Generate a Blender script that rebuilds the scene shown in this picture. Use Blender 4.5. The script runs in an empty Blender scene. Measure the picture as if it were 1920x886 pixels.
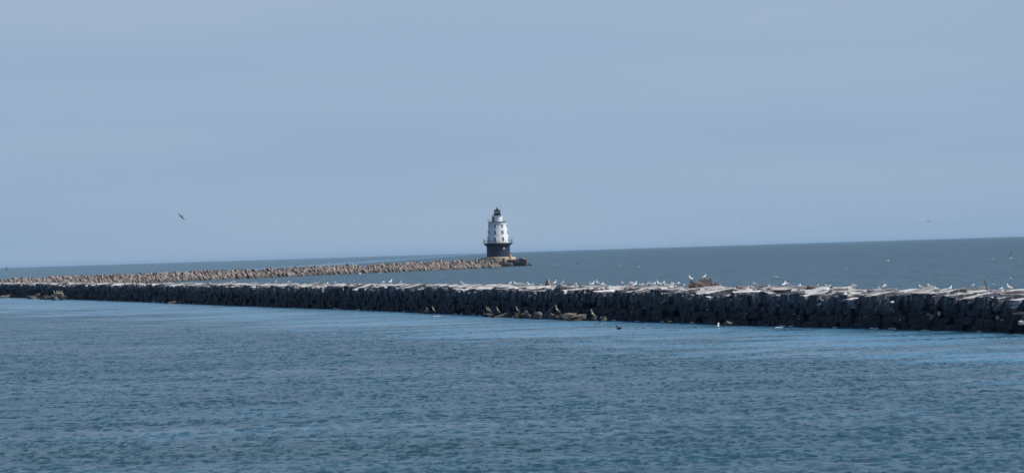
import bpy, math, random
import numpy as np
from mathutils import Vector, Matrix
from mathutils.bvhtree import BVHTree

random.seed(11)
rng = np.random.default_rng(11)
C = bpy.context.scene
COL = C.collection
R = math.radians

# ------------------------------------------------------------------ camera
F = 7292.0                      # focal length in pixels of the 1920-wide photo
W, H = 1920.0, 886.0
EYE = 6.4
ROLL = math.atan(59.0 / 1920.0)
PITCH = math.atan(28.6 / F)
fw = Vector((0, math.cos(PITCH), math.sin(PITCH)))
rt0 = Vector((1, 0, 0)); up0 = rt0.cross(fw)
rt = rt0 * math.cos(ROLL) - up0 * math.sin(ROLL)
up = rt0 * math.sin(ROLL) + up0 * math.cos(ROLL)
cam_data = bpy.data.cameras.new('camera')
cam = bpy.data.objects.new('camera', cam_data)
COL.objects.link(cam)
m = Matrix((rt, up, -fw)).transposed().to_4x4()
m.translation = Vector((0, 0, EYE))
cam.matrix_world = m
cam_data.sensor_width = 36
cam_data.lens = 36 * F / W
cam_data.clip_start = 0.5
cam_data.clip_end = 200000
C.camera = cam

def ray(px, py):
    return fw + rt * ((px - W / 2) / F) - up * ((py - H / 2) / F)
def at(px, py, Y):
    r = ray(px, py)
    return Vector((0, 0, EYE)) + r * (Y / r.y)

# ------------------------------------------------------------------ light
SUN_AZ, SUN_EL = 97.0, 47.0
w = bpy.data.worlds.new('World'); C.world = w; w.use_nodes = True
nt = w.node_tree; nt.nodes.clear()
sky = nt.nodes.new('ShaderNodeTexSky'); sky.sky_type = 'NISHITA'; sky.sun_disc = False
sky.sun_elevation = R(SUN_EL); sky.sun_rotation = R(SUN_AZ)
sky.air_density = 1.3; sky.dust_density = 0.6; sky.ozone_density = 3.5; sky.altitude = 0
tc = nt.nodes.new('ShaderNodeTexCoord')
mp = nt.nodes.new('ShaderNodeMapping'); mp.inputs['Scale'].default_value = (2.2, 2.2, 22)
mp.inputs['Rotation'].default_value = (0, R(2), 0)
cn = nt.nodes.new('ShaderNodeTexNoise'); cn.inputs['Scale'].default_value = 2.2; cn.inputs['Detail'].default_value = 5
rp = nt.nodes.new('ShaderNodeMapRange'); rp.inputs['From Min'].default_value = 0.35; rp.inputs['From Max'].default_value = 0.7
rp.inputs['To Min'].default_value = 0.0; rp.inputs['To Max'].default_value = 0.42
tint = nt.nodes.new('ShaderNodeMix'); tint.data_type = 'RGBA'; tint.blend_type = 'MULTIPLY'; tint.inputs[0].default_value = 1
tint.inputs[7].default_value = (0.60, 0.86, 1.15, 1)
cl = nt.nodes.new('ShaderNodeMix'); cl.data_type = 'RGBA'; cl.inputs[7].default_value = (7.0, 7.6, 8.6, 1)
bg = nt.nodes.new('ShaderNodeBackground'); bg.inputs['Strength'].default_value = 0.08
out = nt.nodes.new('ShaderNodeOutputWorld')
L = nt.links.new
L(tc.outputs['Generated'], mp.inputs['Vector']); L(mp.outputs[0], cn.inputs['Vector']); L(cn.outputs[0], rp.inputs['Value'])
L(sky.outputs[0], tint.inputs[6]); L(tint.outputs[2], cl.inputs[6]); cl.inputs[0].default_value = 0
# low haze ring: the sky pales to an even grey blue near the horizon
sp_ = nt.nodes.new('ShaderNodeSeparateXYZ'); L(tc.outputs['Generated'], sp_.inputs[0])
hr = nt.nodes.new('ShaderNodeMapRange'); hr.interpolation_type = 'SMOOTHSTEP'
hr.inputs['From Min'].default_value = 0.02; hr.inputs['From Max'].default_value = 0.45
L(sp_.outputs['Z'], hr.inputs['Value'])
h0 = nt.nodes.new('ShaderNodeMapRange'); h0.inputs['From Min'].default_value = 0.0; h0.inputs['From Max'].default_value = 0.065
L(sp_.outputs['Z'], h0.inputs['Value'])
SKS = 0.08
hc = nt.nodes.new('ShaderNodeMix'); hc.data_type = 'RGBA'
hc.inputs[6].default_value = (.272 / SKS, .395 / SKS, .565 / SKS, 1); hc.inputs[7].default_value = (.325 / SKS, .440 / SKS, .607 / SKS, 1)
L(h0.outputs[0], hc.inputs[0])
hm = nt.nodes.new('ShaderNodeMix'); hm.data_type = 'RGBA'; L(hr.outputs[0], hm.inputs[0]); L(hc.outputs[2], hm.inputs[6])
L(cl.outputs[2], hm.inputs[7]); L(tint.outputs[2], cl.inputs[6])
fin = nt.nodes.new('ShaderNodeMix'); fin.data_type = 'RGBA'; fin.inputs[7].default_value = (.40 / SKS, .49 / SKS, .62 / SKS, 1)
L(rp.outputs[0], fin.inputs[0]); L(hm.outputs[2], fin.inputs[6])
L(fin.outputs[2], bg.inputs[0]); L(bg.outputs[0], out.inputs[0])
sd = bpy.data.lights.new('sun', 'SUN'); sd.energy = 4.8; sd.angle = R(0.5); sd.color = (1.0, 0.95, 0.89)
so = bpy.data.objects.new('sun', sd); COL.objects.link(so)
az, el = R(SUN_AZ), R(SUN_EL)
sdir = Vector((math.sin(az) * math.cos(el), math.cos(az) * math.cos(el), math.sin(el)))
so.rotation_euler = sdir.to_track_quat('Z', 'Y').to_euler(); so.location = (60, 0, 60)
C.view_settings.view_transform = 'Standard'; C.view_settings.look = 'None'
C.view_settings.exposure = 0.0; C.view_settings.gamma = 1
C.cycles.use_denoising = True
C.cycles.max_bounces = 6

# ------------------------------------------------------------------ helpers
def tag(o, label=None, cat=None, group=None, kind=None):
    if label: o['label'] = label
    if cat: o['category'] = cat
    if group: o['group'] = group
    if kind: o['kind'] = kind
    return o
def link(name, me, mats=(), parent=None):
    o = bpy.data.objects.new(name, me); COL.objects.link(o)
    for mm in mats: me.materials.append(mm)
    if parent: o.parent = parent
    return o
def empty(name, loc=(0, 0, 0), rz=0):
    o = bpy.data.objects.new(name, None); COL.objects.link(o)
    o.location = loc; o.rotation_euler = (0, 0, rz)
    return o
def mesh_np(name, V, Fq, smooth=False, mi=None, tone=None):
    """mesh from vertex array and an int array of quads (tri rows repeat their last index)"""
    me = bpy.data.meshes.new(name)
    V = np.asarray(V, dtype=np.float32); Fq = np.asarray(Fq, dtype=np.int32)
    n = Fq.shape[1]
    me.vertices.add(len(V)); me.vertices.foreach_set('co', V.ravel())
    me.loops.add(Fq.size); me.loops.foreach_set('vertex_index', Fq.ravel())
    me.polygons.add(len(Fq)); me.polygons.foreach_set('loop_start', np.arange(0, Fq.size, n, dtype=np.int32))
    me.polygons.foreach_set('loop_total', np.full(len(Fq), n, dtype=np.int32))
    if mi is not None: me.polygons.foreach_set('material_index', np.asarray(mi, dtype=np.int32))
    me.update(calc_edges=True); me.validate()
    me.polygons.foreach_set('use_smooth', np.full(len(me.polygons), smooth, dtype=bool))
    if tone is not None:
        a = me.attributes.new('tone', 'FLOAT', 'POINT'); a.data.foreach_set('value', np.asarray(tone, dtype=np.float32))
    return me
class MB:
    """collects simple shapes with a material index and builds one mesh"""
    def __init__(s): s.V = []; s.F = []; s.M = []; s.T = []
    def add(s, V, Fs, mi=0):
        b = len(s.V); s.V += [tuple(v) for v in V]; s.F += [tuple(b + i for i in f) for f in Fs]; s.M += [mi] * len(Fs)
    def box(s, c, d, mi=0, rot=None):
        x, y, z = (k / 2 for k in d)
        V = [Vector((a, b, e)) for a in (-x, x) for b in (-y, y) for e in (-z, z)]
        if rot: V = [rot @ v for v in V]
        s.add([v + Vector(c) for v in V], [(0, 1, 3, 2), (4, 6, 7, 5), (0, 4, 5, 1), (2, 3, 7, 6), (0, 2, 6, 4), (1, 5, 7, 3)], mi)
    def lathe(s, prof, seg=48, mi=0, c=(0, 0), a0=0, a1=2 * math.pi, cap=True):
        full = abs(a1 - a0 - 2 * math.pi) < 1e-6
        n = seg if full else seg + 1
        V = []
        for r, z in prof:
            for k in range(n):
                a = a0 + (a1 - a0) * k / seg
                V.append((c[0] + r * math.cos(a), c[1] + r * math.sin(a), z))
        Fs = []
        for i in range(len(prof) - 1):
            for k in range(seg):
                k2 = (k + 1) % n
                Fs.append((i * n + k, i * n + k2, (i + 1) * n + k2, (i + 1) * n + k))
        if cap and full:
            Fs.append(tuple(range(n))[::-1]); Fs.append(tuple((len(prof) - 1) * n + k for k in range(n)))
        s.add(V, Fs, mi)
    def tube(s, pts, radii, seg=8, mi=0, mis=None, squash=1.0):
        pts = [Vector(p) for p in pts]
        if not hasattr(radii, '__len__'): radii = [radii] * len(pts)
        V = []; 
        for i, p in enumerate(pts):
            t = (pts[min(i + 1, len(pts) - 1)] - pts[max(i - 1, 0)]).normalized()
            ref = Vector((0, 1, 0)) if abs(t.y) < 0.9 else Vector((1, 0, 0))
            a = t.cross(ref).normalized(); b = t.cross(a).normalized()
            for k in range(seg):
                q = 2 * math.pi * k / seg
                V.append(p + a * math.cos(q) * radii[i] + b * math.sin(q) * radii[i] * squash)
        base = len(s.V); s.V += [tuple(v) for v in V]
        for i in range(len(pts) - 1):
            for k in range(seg):
                k2 = (k + 1) % seg
                s.F.append((base + i * seg + k, base + i * seg + k2, base + (i + 1) * seg + k2, base + (i + 1) * seg + k))
                s.M.append(mis[i] if mis else mi)
        s.F.append(tuple(base + k for k in range(seg))[::-1]); s.M.append(mis[0] if mis else mi)
        s.F.append(tuple(base + (len(pts) - 1) * seg + k for k in range(seg))); s.M.append(mis[-1] if mis else mi)
    def mesh(s, name, smooth=False):
        me = bpy.data.meshes.new(name); me.from_pydata(s.V, [], s.F)
        me.polygons.foreach_set('material_index', s.M)
        me.polygons.foreach_set('use_smooth', [smooth] * len(s.F)); me.update()
        return me
    def build(s, name, mats, parent=None, smooth=False):
        return link(name, s.mesh(name, smooth), mats if isinstance(mats, (list, tuple)) else [mats], parent)

# ------------------------------------------------------------------ materials
def mat(name, color, rough=0.6, metal=0.0, vary=0.0, scale=3.0, bump=0.0):
    M = bpy.data.materials.new(name); M.use_nodes = True
    n = M.node_tree.nodes; l = M.node_tree.links.new; b = n['Principled BSDF']
    b.inputs['Base Color'].default_value = (*color, 1); b.inputs['Roughness'].default_value = rough
    b.inputs['Metallic'].default_value = metal
    if vary or bump:
        t = n.new('ShaderNodeTexCoord'); no = n.new('ShaderNodeTexNoise'); no.inputs['Scale'].default_value = scale
        no.inputs['Detail'].default_value = 6; l(t.outputs['Object'], no.inputs['Vector'])
        if vary:
            mr = n.new('ShaderNodeMapRange'); mr.inputs['From Min'].default_value = .3; mr.inputs['From Max'].default_value = .7
            mr.inputs['To Min'].default_value = 1 - vary; mr.inputs['To Max'].default_value = 1 + vary
            mx = n.new('ShaderNodeVectorMath'); mx.operation = 'SCALE'; mx.inputs[0].default_value = color
            l(no.outputs[0], mr.inputs['Value']); l(mr.outputs[0], mx.inputs['Scale']); l(mx.outputs[0], b.inputs['Base Color'])
        if bump:
            bp = n.new('ShaderNodeBump'); bp.inputs['Strength'].default_value = bump; bp.inputs['Distance'].default_value = .1
            l(no.outputs[0], bp.inputs['Height']); l(bp.outputs[0], b.inputs['Normal'])
    return M

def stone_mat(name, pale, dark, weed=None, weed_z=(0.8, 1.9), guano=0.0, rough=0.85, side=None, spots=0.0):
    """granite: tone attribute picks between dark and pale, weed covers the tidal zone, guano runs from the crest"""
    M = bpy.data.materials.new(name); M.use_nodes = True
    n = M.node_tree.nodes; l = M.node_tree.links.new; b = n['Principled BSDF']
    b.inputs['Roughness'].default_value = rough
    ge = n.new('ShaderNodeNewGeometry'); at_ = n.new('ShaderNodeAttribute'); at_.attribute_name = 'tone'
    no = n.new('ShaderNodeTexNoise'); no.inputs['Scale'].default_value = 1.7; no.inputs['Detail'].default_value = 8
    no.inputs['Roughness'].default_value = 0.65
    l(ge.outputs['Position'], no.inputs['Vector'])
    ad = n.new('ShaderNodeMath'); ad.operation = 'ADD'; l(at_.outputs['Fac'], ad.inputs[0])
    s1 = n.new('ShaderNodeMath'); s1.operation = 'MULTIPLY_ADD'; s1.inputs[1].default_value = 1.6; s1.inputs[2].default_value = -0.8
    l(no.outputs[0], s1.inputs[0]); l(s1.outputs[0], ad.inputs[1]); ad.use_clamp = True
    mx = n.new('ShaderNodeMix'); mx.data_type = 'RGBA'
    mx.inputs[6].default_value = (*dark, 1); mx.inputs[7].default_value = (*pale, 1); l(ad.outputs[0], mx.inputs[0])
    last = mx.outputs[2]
    if side:      # shade painted into the flanks by normal, tops bleached by birds and weather
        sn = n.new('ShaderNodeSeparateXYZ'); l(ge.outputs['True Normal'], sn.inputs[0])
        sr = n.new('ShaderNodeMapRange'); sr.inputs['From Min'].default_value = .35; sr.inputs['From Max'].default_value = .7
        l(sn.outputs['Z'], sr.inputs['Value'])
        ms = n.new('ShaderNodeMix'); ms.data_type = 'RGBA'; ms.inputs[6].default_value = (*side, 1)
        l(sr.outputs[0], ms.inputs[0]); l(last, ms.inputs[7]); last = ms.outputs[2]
    sep = n.new('ShaderNodeSeparateXYZ'); l(ge.outputs['Position'], sep.inputs[0])
    if guano:
        mp = n.new('ShaderNodeMapping'); mp.inputs['Scale'].default_value = (3.2, 3.2, 0.28); l(ge.outputs['Position'], mp.inputs[0])
        g = n.new('ShaderNodeTexNoise'); g.inputs['Scale'].default_value = 1.0; g.inputs['Detail'].default_value = 3; l(mp.outputs[0], g.inputs['Vector'])
        gr = n.new('ShaderNodeMapRange'); gr.inputs['From Min'].default_value = 0.60; gr.inputs['From Max'].default_value = 0.68
        l(g.outputs[0], gr.inputs['Value'])
        hz = n.new('ShaderNodeMapRange'); hz.inputs['From Min'].default_value = 1.5; hz.inputs['From Max'].default_value = 2.4
        hz.inputs['To Max'].default_value = guano
        l(sep.outputs['Z'], hz.inputs['Value'])
        mu = n.new('ShaderNodeMath'); mu.operation = 'MULTIPLY'; l(gr.outputs[0], mu.inputs[0]); l(hz.outputs[0], mu.inputs[1])
        m2 = n.new('ShaderNodeMix'); m2.data_type = 'RGBA'; m2.inputs[7].default_value = (.62, .61, .58, 1)
        l(mu.outputs[0], m2.inputs[0]); l(last, m2.inputs[6]); last = m2.outputs[2]
    if weed:
        wn = n.new('ShaderNodeTexNoise'); wn.inputs['Scale'].default_value = 0.9; wn.inputs['Detail'].default_value = 4
        l(ge.outputs['Position'], wn.inputs['Vector'])
        zz = n.new('ShaderNodeMath'); zz.operation = 'MULTIPLY_ADD'; zz.inputs[1].default_value = -1.6; zz.inputs[2].default_value = 0.8
        l(wn.outputs[0], zz.inputs[0])
        za = n.new('ShaderNodeMath'); za.operation = 'ADD'; l(sep.outputs['Z'], za.inputs[0]); l(zz.outputs[0], za.inputs[1])
        mr = n.new('ShaderNodeMapRange'); mr.inputs['From Min'].default_value = weed_z[0]; mr.inputs['From Max'].default_value = weed_z[1]
        l(za.outputs[0], mr.inputs['Value'])
        m3 = n.new('ShaderNodeMix'); m3.data_type = 'RGBA'; m3.inputs[6].default_value = (*weed, 1)
        l(mr.outputs[0], m3.inputs[0]); l(last, m3.inputs[7]); last = m3.outputs[2]
    if spots:     # pale spots paint lit ledge flecks and bird splashes into the colour
        mp = n.new('ShaderNodeMapping'); mp.inputs['Scale'].default_value = (.5, .5, 1.9); l(ge.outputs['Position'], mp.inputs[0])
        g = n.new('ShaderNodeTexNoise'); g.inputs['Scale'].default_value = 2.1; g.inputs['Detail'].default_value = 2; l(mp.outputs[0], g.inputs['Vector'])
        gr = n.new('ShaderNodeMapRange'); gr.inputs['From Min'].default_value = 0.70; gr.inputs['From Max'].default_value = 0.74; gr.inputs['To Max'].default_value = spots
        l(g.outputs[0], gr.inputs['Value'])
        m4 = n.new('ShaderNodeMix'); m4.data_type = 'RGBA'; m4.inputs[7].default_value = (.55, .52, .44, 1)
        l(gr.outputs[0], m4.inputs[0]); l(last, m4.inputs[6]); last = m4.outputs[2]
    l(last, b.inputs['Base Color'])
    bn = n.new('ShaderNodeTexNoise'); bn.inputs['Scale'].default_value = 5; bn.inputs['Detail'].default_value = 8
    l(ge.outputs['Position'], bn.inputs['Vector'])
    bp = n.new('ShaderNodeBump'); bp.inputs['Strength'].default_value = .6; bp.inputs['Distance'].default_value = .08
    l(bn.outputs[0], bp.inputs['Height']); l(bp.outputs[0], b.inputs['Normal'])
    return M

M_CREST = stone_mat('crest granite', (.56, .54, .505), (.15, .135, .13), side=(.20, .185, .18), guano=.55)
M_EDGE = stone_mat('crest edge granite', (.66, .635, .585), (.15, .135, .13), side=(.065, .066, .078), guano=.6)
M_LOOSE = stone_mat('loose pale granite', (.50, .475, .44), (.16, .14, .13))
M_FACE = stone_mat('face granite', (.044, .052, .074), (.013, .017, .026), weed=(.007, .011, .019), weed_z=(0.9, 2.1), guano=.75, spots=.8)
M_FAR = stone_mat('far rubble granite', (.31, .255, .22), (.07, .06, .058), weed=(.06, .058, .045), weed_z=(-0.1, 1.1))
M_RUBBLE = stone_mat('waterline rubble', (.17, .15, .125), (.05, .043, .04), weed=(.03, .032, .025), weed_z=(-.2, .3))
M_RUST = stone_mat('rust brown masonry', (.28, .20, .17), (.15, .105, .09))
M_WHITE = mat('white painted iron', (.80, .80, .79), .45, vary=.07, scale=.9)
M_BLACK = mat('black painted iron', (.016, .026, .050), .5, vary=.25, scale=.8)
M_LBLACK = mat('lantern black iron', (.015, .016, .018), .4)
M_PIER = mat('buff pier concrete', (.52, .42, .28), .85, vary=.22, scale=.9, bump=.4)
M_RED = mat('rusty red ladder', (.30, .07, .04), .7)
M_GLASSD = mat('dark window glass', (.012, .015, .02), .3)
M_GREY = mat('grey railing iron', (.12, .13, .15), .6)
M_PORT = mat('white porthole paint', (.8, .8, .8), .4)
M_WOOD = mat('dark driftwood', (.035, .03, .03), .8)
M_FOAM = mat('sea foam', (.75, .78, .80), .9)
M_GW = mat('white plumage', (.82, .81, .78), .8)
M_GG = mat('grey mantle plumage', (.33, .35, .38), .8)
M_GK = mat('black mantle plumage', (.03, .03, .035), .8)
M_GY = mat('yellow bill', (.55, .36, .06), .5)
M_GL = mat('pink grey leg', (.35, .25, .2), .6)
M_BR = mat('brown plumage', (.17, .13, .09), .8, vary=.3, scale=8)
M_BP = mat('pale buff plumage', (.50, .46, .36), .8)

def lantern_glass():
    M = bpy.data.materials.new('lantern glass'); M.use_nodes = True
    n = M.node_tree.nodes; l = M.node_tree.links.new; n.clear()
    o = n.new('ShaderNodeOutputMaterial'); g = n.new('ShaderNodeBsdfGlossy'); g.inputs['Roughness'].default_value = .02
    t = n.new('ShaderNodeBsdfTransparent'); t.inputs[0].default_value = (.85, .9, .93, 1)
    f = n.new('ShaderNodeFresnel'); mx = n.new('ShaderNodeMixShader')
    l(f.outputs[0], mx.inputs[0]); l(t.outputs[0], mx.inputs[1]); l(g.outputs[0], mx.inputs[2]); l(mx.outputs[0], o.inputs[0])
    return M
M_GLASS = lantern_glass()

# ------------------------------------------------------------------ near breakwater line
WL = [(150, 59.0), (200, 47.5), (262, 33.3), (275, 29.2), (295, 22.6), (335, 12.3), (381, 0.6), (461, -16.4), (531, -34.5), (640, -60.0), (848, -111.6), (1010, -152.0)]
_y = np.arange(140, 1030, 1.0)
_x = np.interp(_y, [a for a, b in WL], [b for a, b in WL])
k = np.ones(31) / 31
_x[15:-15] = np.convolve(_x, k, 'valid')
def LX(y): return np.interp(y, _y, _x)
def LD(y): return (LX(y + 2) - LX(y - 2)) / 4
def LP(y, p):
    """point p metres behind the lee waterline at distance y"""
    d = LD(y); nn = 1 / np.sqrt(1 + d * d)
    return LX(y) + nn * p, y - d * nn * p
def HT(y): return np.interp(y, [262, 300, 340, 460, 800], [2.42, 2.5, 2.68, 2.78, 2.85])

# ------------------------------------------------------------------ water
def water():
    ang = np.concatenate([np.linspace(-180, -14, 60)[:-1], np.linspace(-14, -10, 30)[:-1], np.arange(-10, 10, 0.028), np.linspace(10, 14, 30), np.linspace(14, 180, 60)[1:]])
    r = [1.0]
    while r[-1] < 60000:
        q = r[-1]
        if q < 96: d = max(1.5, q * .05) if q < 90 else 1.0
        elif q < 320: d = 0.12 + (q - 96) * 0.0012
        elif q < 2500: d = 0.42 + (q - 320) * 0.006
        else: d = q * 0.05
        r.append(q + d)
    r = np.array(r); A, Rr = np.meshgrid(np.radians(ang), r)
    X = Rr * np.sin(A); Y = Rr * np.cos(A)
    nr, na = X.shape
    dr = np.gradient(r)[:, None]
    # shelter behind the breakwater
    yy = np.clip(Y, 150, 1000)
    P = -(X - LX(yy)) * 0.97        # metres towards the camera from the lee face
    edge = np.interp(yy, [200, 280, 380, 500, 850], [23, 24, 25, 29, 34])
    wob = 3.0 * np.sin(Y * 0.031 + X * .11) + 2.0 * np.sin(Y * .083 - X * .05 + 1.3)
    wob2 = 2.5 * np.sin(Y * .19 + X * .31 + 2 * np.sin(Y * .05)) + 1.5 * np.sin(Y * .47 - X * .6)
    t = np.clip((P - edge - wob - wob2 + 10) / 20.0, 0, 1)
    lee = np.where((P > -2) & (Y > 150), t * t * (3 - 2 * t), 1.0)
    Z = np.zeros_like(X); DX = np.zeros_like(X); DY = np.zeros_like(X)
    g = np.random.default_rng(5)
    i0 = np.searchsorted(r, 90); i1 = np.searchsorted(r, 2600)
    sl = slice(i0, i1)
    xs, ys, ls, drs = X[sl], Y[sl], lee[sl], dr[sl]
    amp = 0.28 + 0.72 * ls
    gust = 1 + .25 * np.sin(xs * .05 + ys * .021 + 1) * np.sin(ys * .043 - xs * .03)
    for kk in range(72):
        lam = 0.30 * (2.1 / 0.30) ** (kk / 71.0) * g.uniform(.9, 1.1)
        th = g.normal(0, 0.95) + R(200)
        kx, ky = 2 * np.pi / lam * np.array([math.sin(th), math.cos(th)])
        a = 0.0041 * lam ** 0.88 * g.uniform(.6, 1.3) * (1.0 if lam < 5 else .7)
        fade = np.clip(1.6 - drs * 3 / lam, 0, 1)
        ph = kx * xs + ky * ys + g.uniform(0, 6.28)
        sn, cs = np.sin(ph), np.cos(ph)
        aa = a * amp * fade * gust
        Z[sl] += aa * sn
        q = 0.75
        DX[sl] += q * aa * cs * kx / math.hypot(kx, ky); DY[sl] += q * aa * cs * ky / math.hypot(kx, ky)
    near = np.clip((Rr - 90) / 6, 0, 1)
    V = np.stack([X + DX * near, Y + DY * near, Z * near], -1).reshape(-1, 3)
    I = np.arange(nr * na).reshape(nr, na)
    Fq = np.stack([I[:-1, :-1], I[:-1, 1:], I[1:, 1:], I[1:, :-1]], -1).reshape(-1, 4)[:, ::-1]
    Fq = np.ascontiguousarray(Fq)
    me = mesh_np('water', V, Fq, smooth=True)
    opn = np.where(Y > 150, np.clip((-P - 14) / 40, 0, 1), 0) * np.clip((Y - 250) / 100, 0, 1)
    a = me.attributes.new('open', 'FLOAT', 'POINT'); a.data.foreach_set('value', opn.ravel().astype(np.float32))
    a = me.attributes.new('lee', 'FLOAT', 'POINT'); a.data.foreach_set('value', lee.ravel().astype(np.float32))
    M = bpy.data.materials.new('bay water'); M.use_nodes = True
    n = M.node_tree.nodes; l = M.node_tree.links.new; b = n['Principled BSDF']
    b.inputs['IOR'].default_value = 1.33; b.inputs['Specular IOR Level'].default_value = .36
    ge = n.new('ShaderNodeNewGeometry'); at_ = n.new('ShaderNodeAttribute'); at_.attribute_name = 'lee'
    def noise(sc, det, vec_scale=(1, 1, 1), rough=.6):
        mp = n.new('ShaderNodeMapping'); mp.inputs['Scale'].default_value = vec_scale; l(ge.outputs['Position'], mp.inputs[0])
        t = n.new('ShaderNodeTexNoise'); t.inputs['Scale'].default_value = sc; t.inputs['Detail'].default_value = det
        t.inputs['Roughness'].default_value = rough; l(mp.outputs[0], t.inputs['Vector'])
        return t
    def vm(op, a, b_=None, sc=None):
        v = n.new('ShaderNodeVectorMath'); v.operation = op
        if isinstance(a, tuple): v.inputs[0].default_value = a
        else: l(a, v.inputs[0])
        if b_ is not None:
            if isinstance(b_, tuple): v.inputs[1].default_value = b_
            else: l(b_, v.inputs[1])
        if sc is not None:
            if isinstance(sc, float): v.inputs['Scale'].default_value = sc
            else: l(sc, v.inputs['Scale'])
        return v.outputs[0]
    def mr(src, a, b_, c, d):
        q = n.new('ShaderNodeMapRange'); l(src, q.inputs['Value'])
        for nm, v in zip(('From Min', 'From Max', 'To Min', 'To Max'), (a, b_, c, d)): q.inputs[nm].default_value = v
        return q.outputs[0]
    def mul(a, b_):
        q = n.new('ShaderNodeMath'); q.operation = 'MULTIPLY'; l(a, q.inputs[0])
        if isinstance(b_, float): q.inputs[1].default_value = b_
        else: l(b_, q.inputs[1])
        return q.outputs[0]
    fine = noise(2.6, 5, (1.7, .42, 1)); mid = noise(0.45, 4, (0.7, 1.6, 1))
    s1 = vm('MULTIPLY', vm('SUBTRACT', fine.outputs['Color'], (.5, .5, .5)), (1, 1.2, 0))
    s2 = vm('MULTIPLY', vm('SUBTRACT', mid.outputs['Color'], (.5, .5, .5)), (1, 1.4, 0))
    # wind lanes: long bands of rougher and smoother water
    lane = noise(0.03, 4, (0.8, 1.3, 1)); lane2 = noise(.09, 3, (.5, 1.8, 1))
    lv = mr(lane.outputs[0], .35, .65, .82, 1.38); lv2 = mr(lane2.outputs[0], .32, .68, .72, 1.28)
    ls = mul(mr(at_.outputs['Fac'], 0, 1, .70, 1.0), mul(lv, lv2))
    lst = noise(.09, 4, (.5, 1.1, 1), .7); inv = n.new('ShaderNodeMath'); inv.operation = 'SUBTRACT'; inv.inputs[0].default_value = 1; l(at_.outputs['Fac'], inv.inputs[1])
    dv = n.new('ShaderNodeMath'); dv.operation = 'MULTIPLY_ADD'; l(mr(lst.outputs[0], .38, .6, -.6, .55), dv.inputs[0]); l(inv.outputs[0], dv.inputs[1]); dv.inputs[2].default_value = 1
    ls = mul(ls, dv.outputs[0])
    op = n.new('ShaderNodeAttribute'); op.attribute_name = 'open'
    # short seas beyond the wall run away from the viewer: long in depth, narrow across
    sea = noise(.55, 3, (1, .07, 1), .7)
    sg = mr(sea.outputs[0], .3, .7, -1.0, 1.0); sg = mul(sg, op.outputs['Fac'])
    ls = mul(ls, mr(sg, -1, 1, .55, 1.45)); ls = mul(ls, mr(op.outputs['Fac'], 0, 1, 1, 2.1))
    pert = vm('ADD', vm('SCALE', s1, sc=1.4), vm('SCALE', s2, sc=0.7))
    pert = vm('SCALE', pert, sc=ls)
    nn = vm('NORMALIZE', vm('ADD', ge.outputs['Normal'], pert))
    l(nn, b.inputs['Normal'])
    l(mr(ls, .2, 1.1, .10, .26), b.inputs['Roughness'])
    cn_ = noise(.05, 4, (.4, 1.3, 1))
    mx = n.new('ShaderNodeMix'); mx.data_type = 'RGBA'
    mx.inputs[6].default_value = (.021, .064, .080, 1); mx.inputs[7].default_value = (.026, .082, .106, 1)
    l(mr(cn_.outputs[0], .35, .65, 0, 1), mx.inputs[0])
    ml = n.new('ShaderNodeMix'); ml.data_type = 'RGBA'; ml.inputs[6].default_value = (.070, .225, .345, 1)
    stk = noise(.11, 4, (.55, 1.1, 1), .7); sf = n.new('ShaderNodeMath'); sf.operation = 'ADD'; sf.use_clamp = True
    l(at_.outputs['Fac'], sf.inputs[0]); l(mr(stk.outputs[0], .40, .58, -.15, .8), sf.inputs[1]); l(sf.outputs[0], ml.inputs[0]); l(mx.outputs[2], ml.inputs[7])
    mo = n.new('ShaderNodeMix'); mo.data_type = 'RGBA'; mo.blend_type = 'MULTIPLY'; mo.inputs[0].default_value = 1
    l(ml.outputs[2], mo.inputs[6]); l(mul(mr(sg, -1, 1, .6, 1.2), mr(op.outputs['Fac'], 0, 1, 1, .82)), mo.inputs[7])
    l(mo.outputs[2], b.inputs['Base Color'])
    o = link('water', me, [M]); tag(o, kind='structure')
water()

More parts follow.
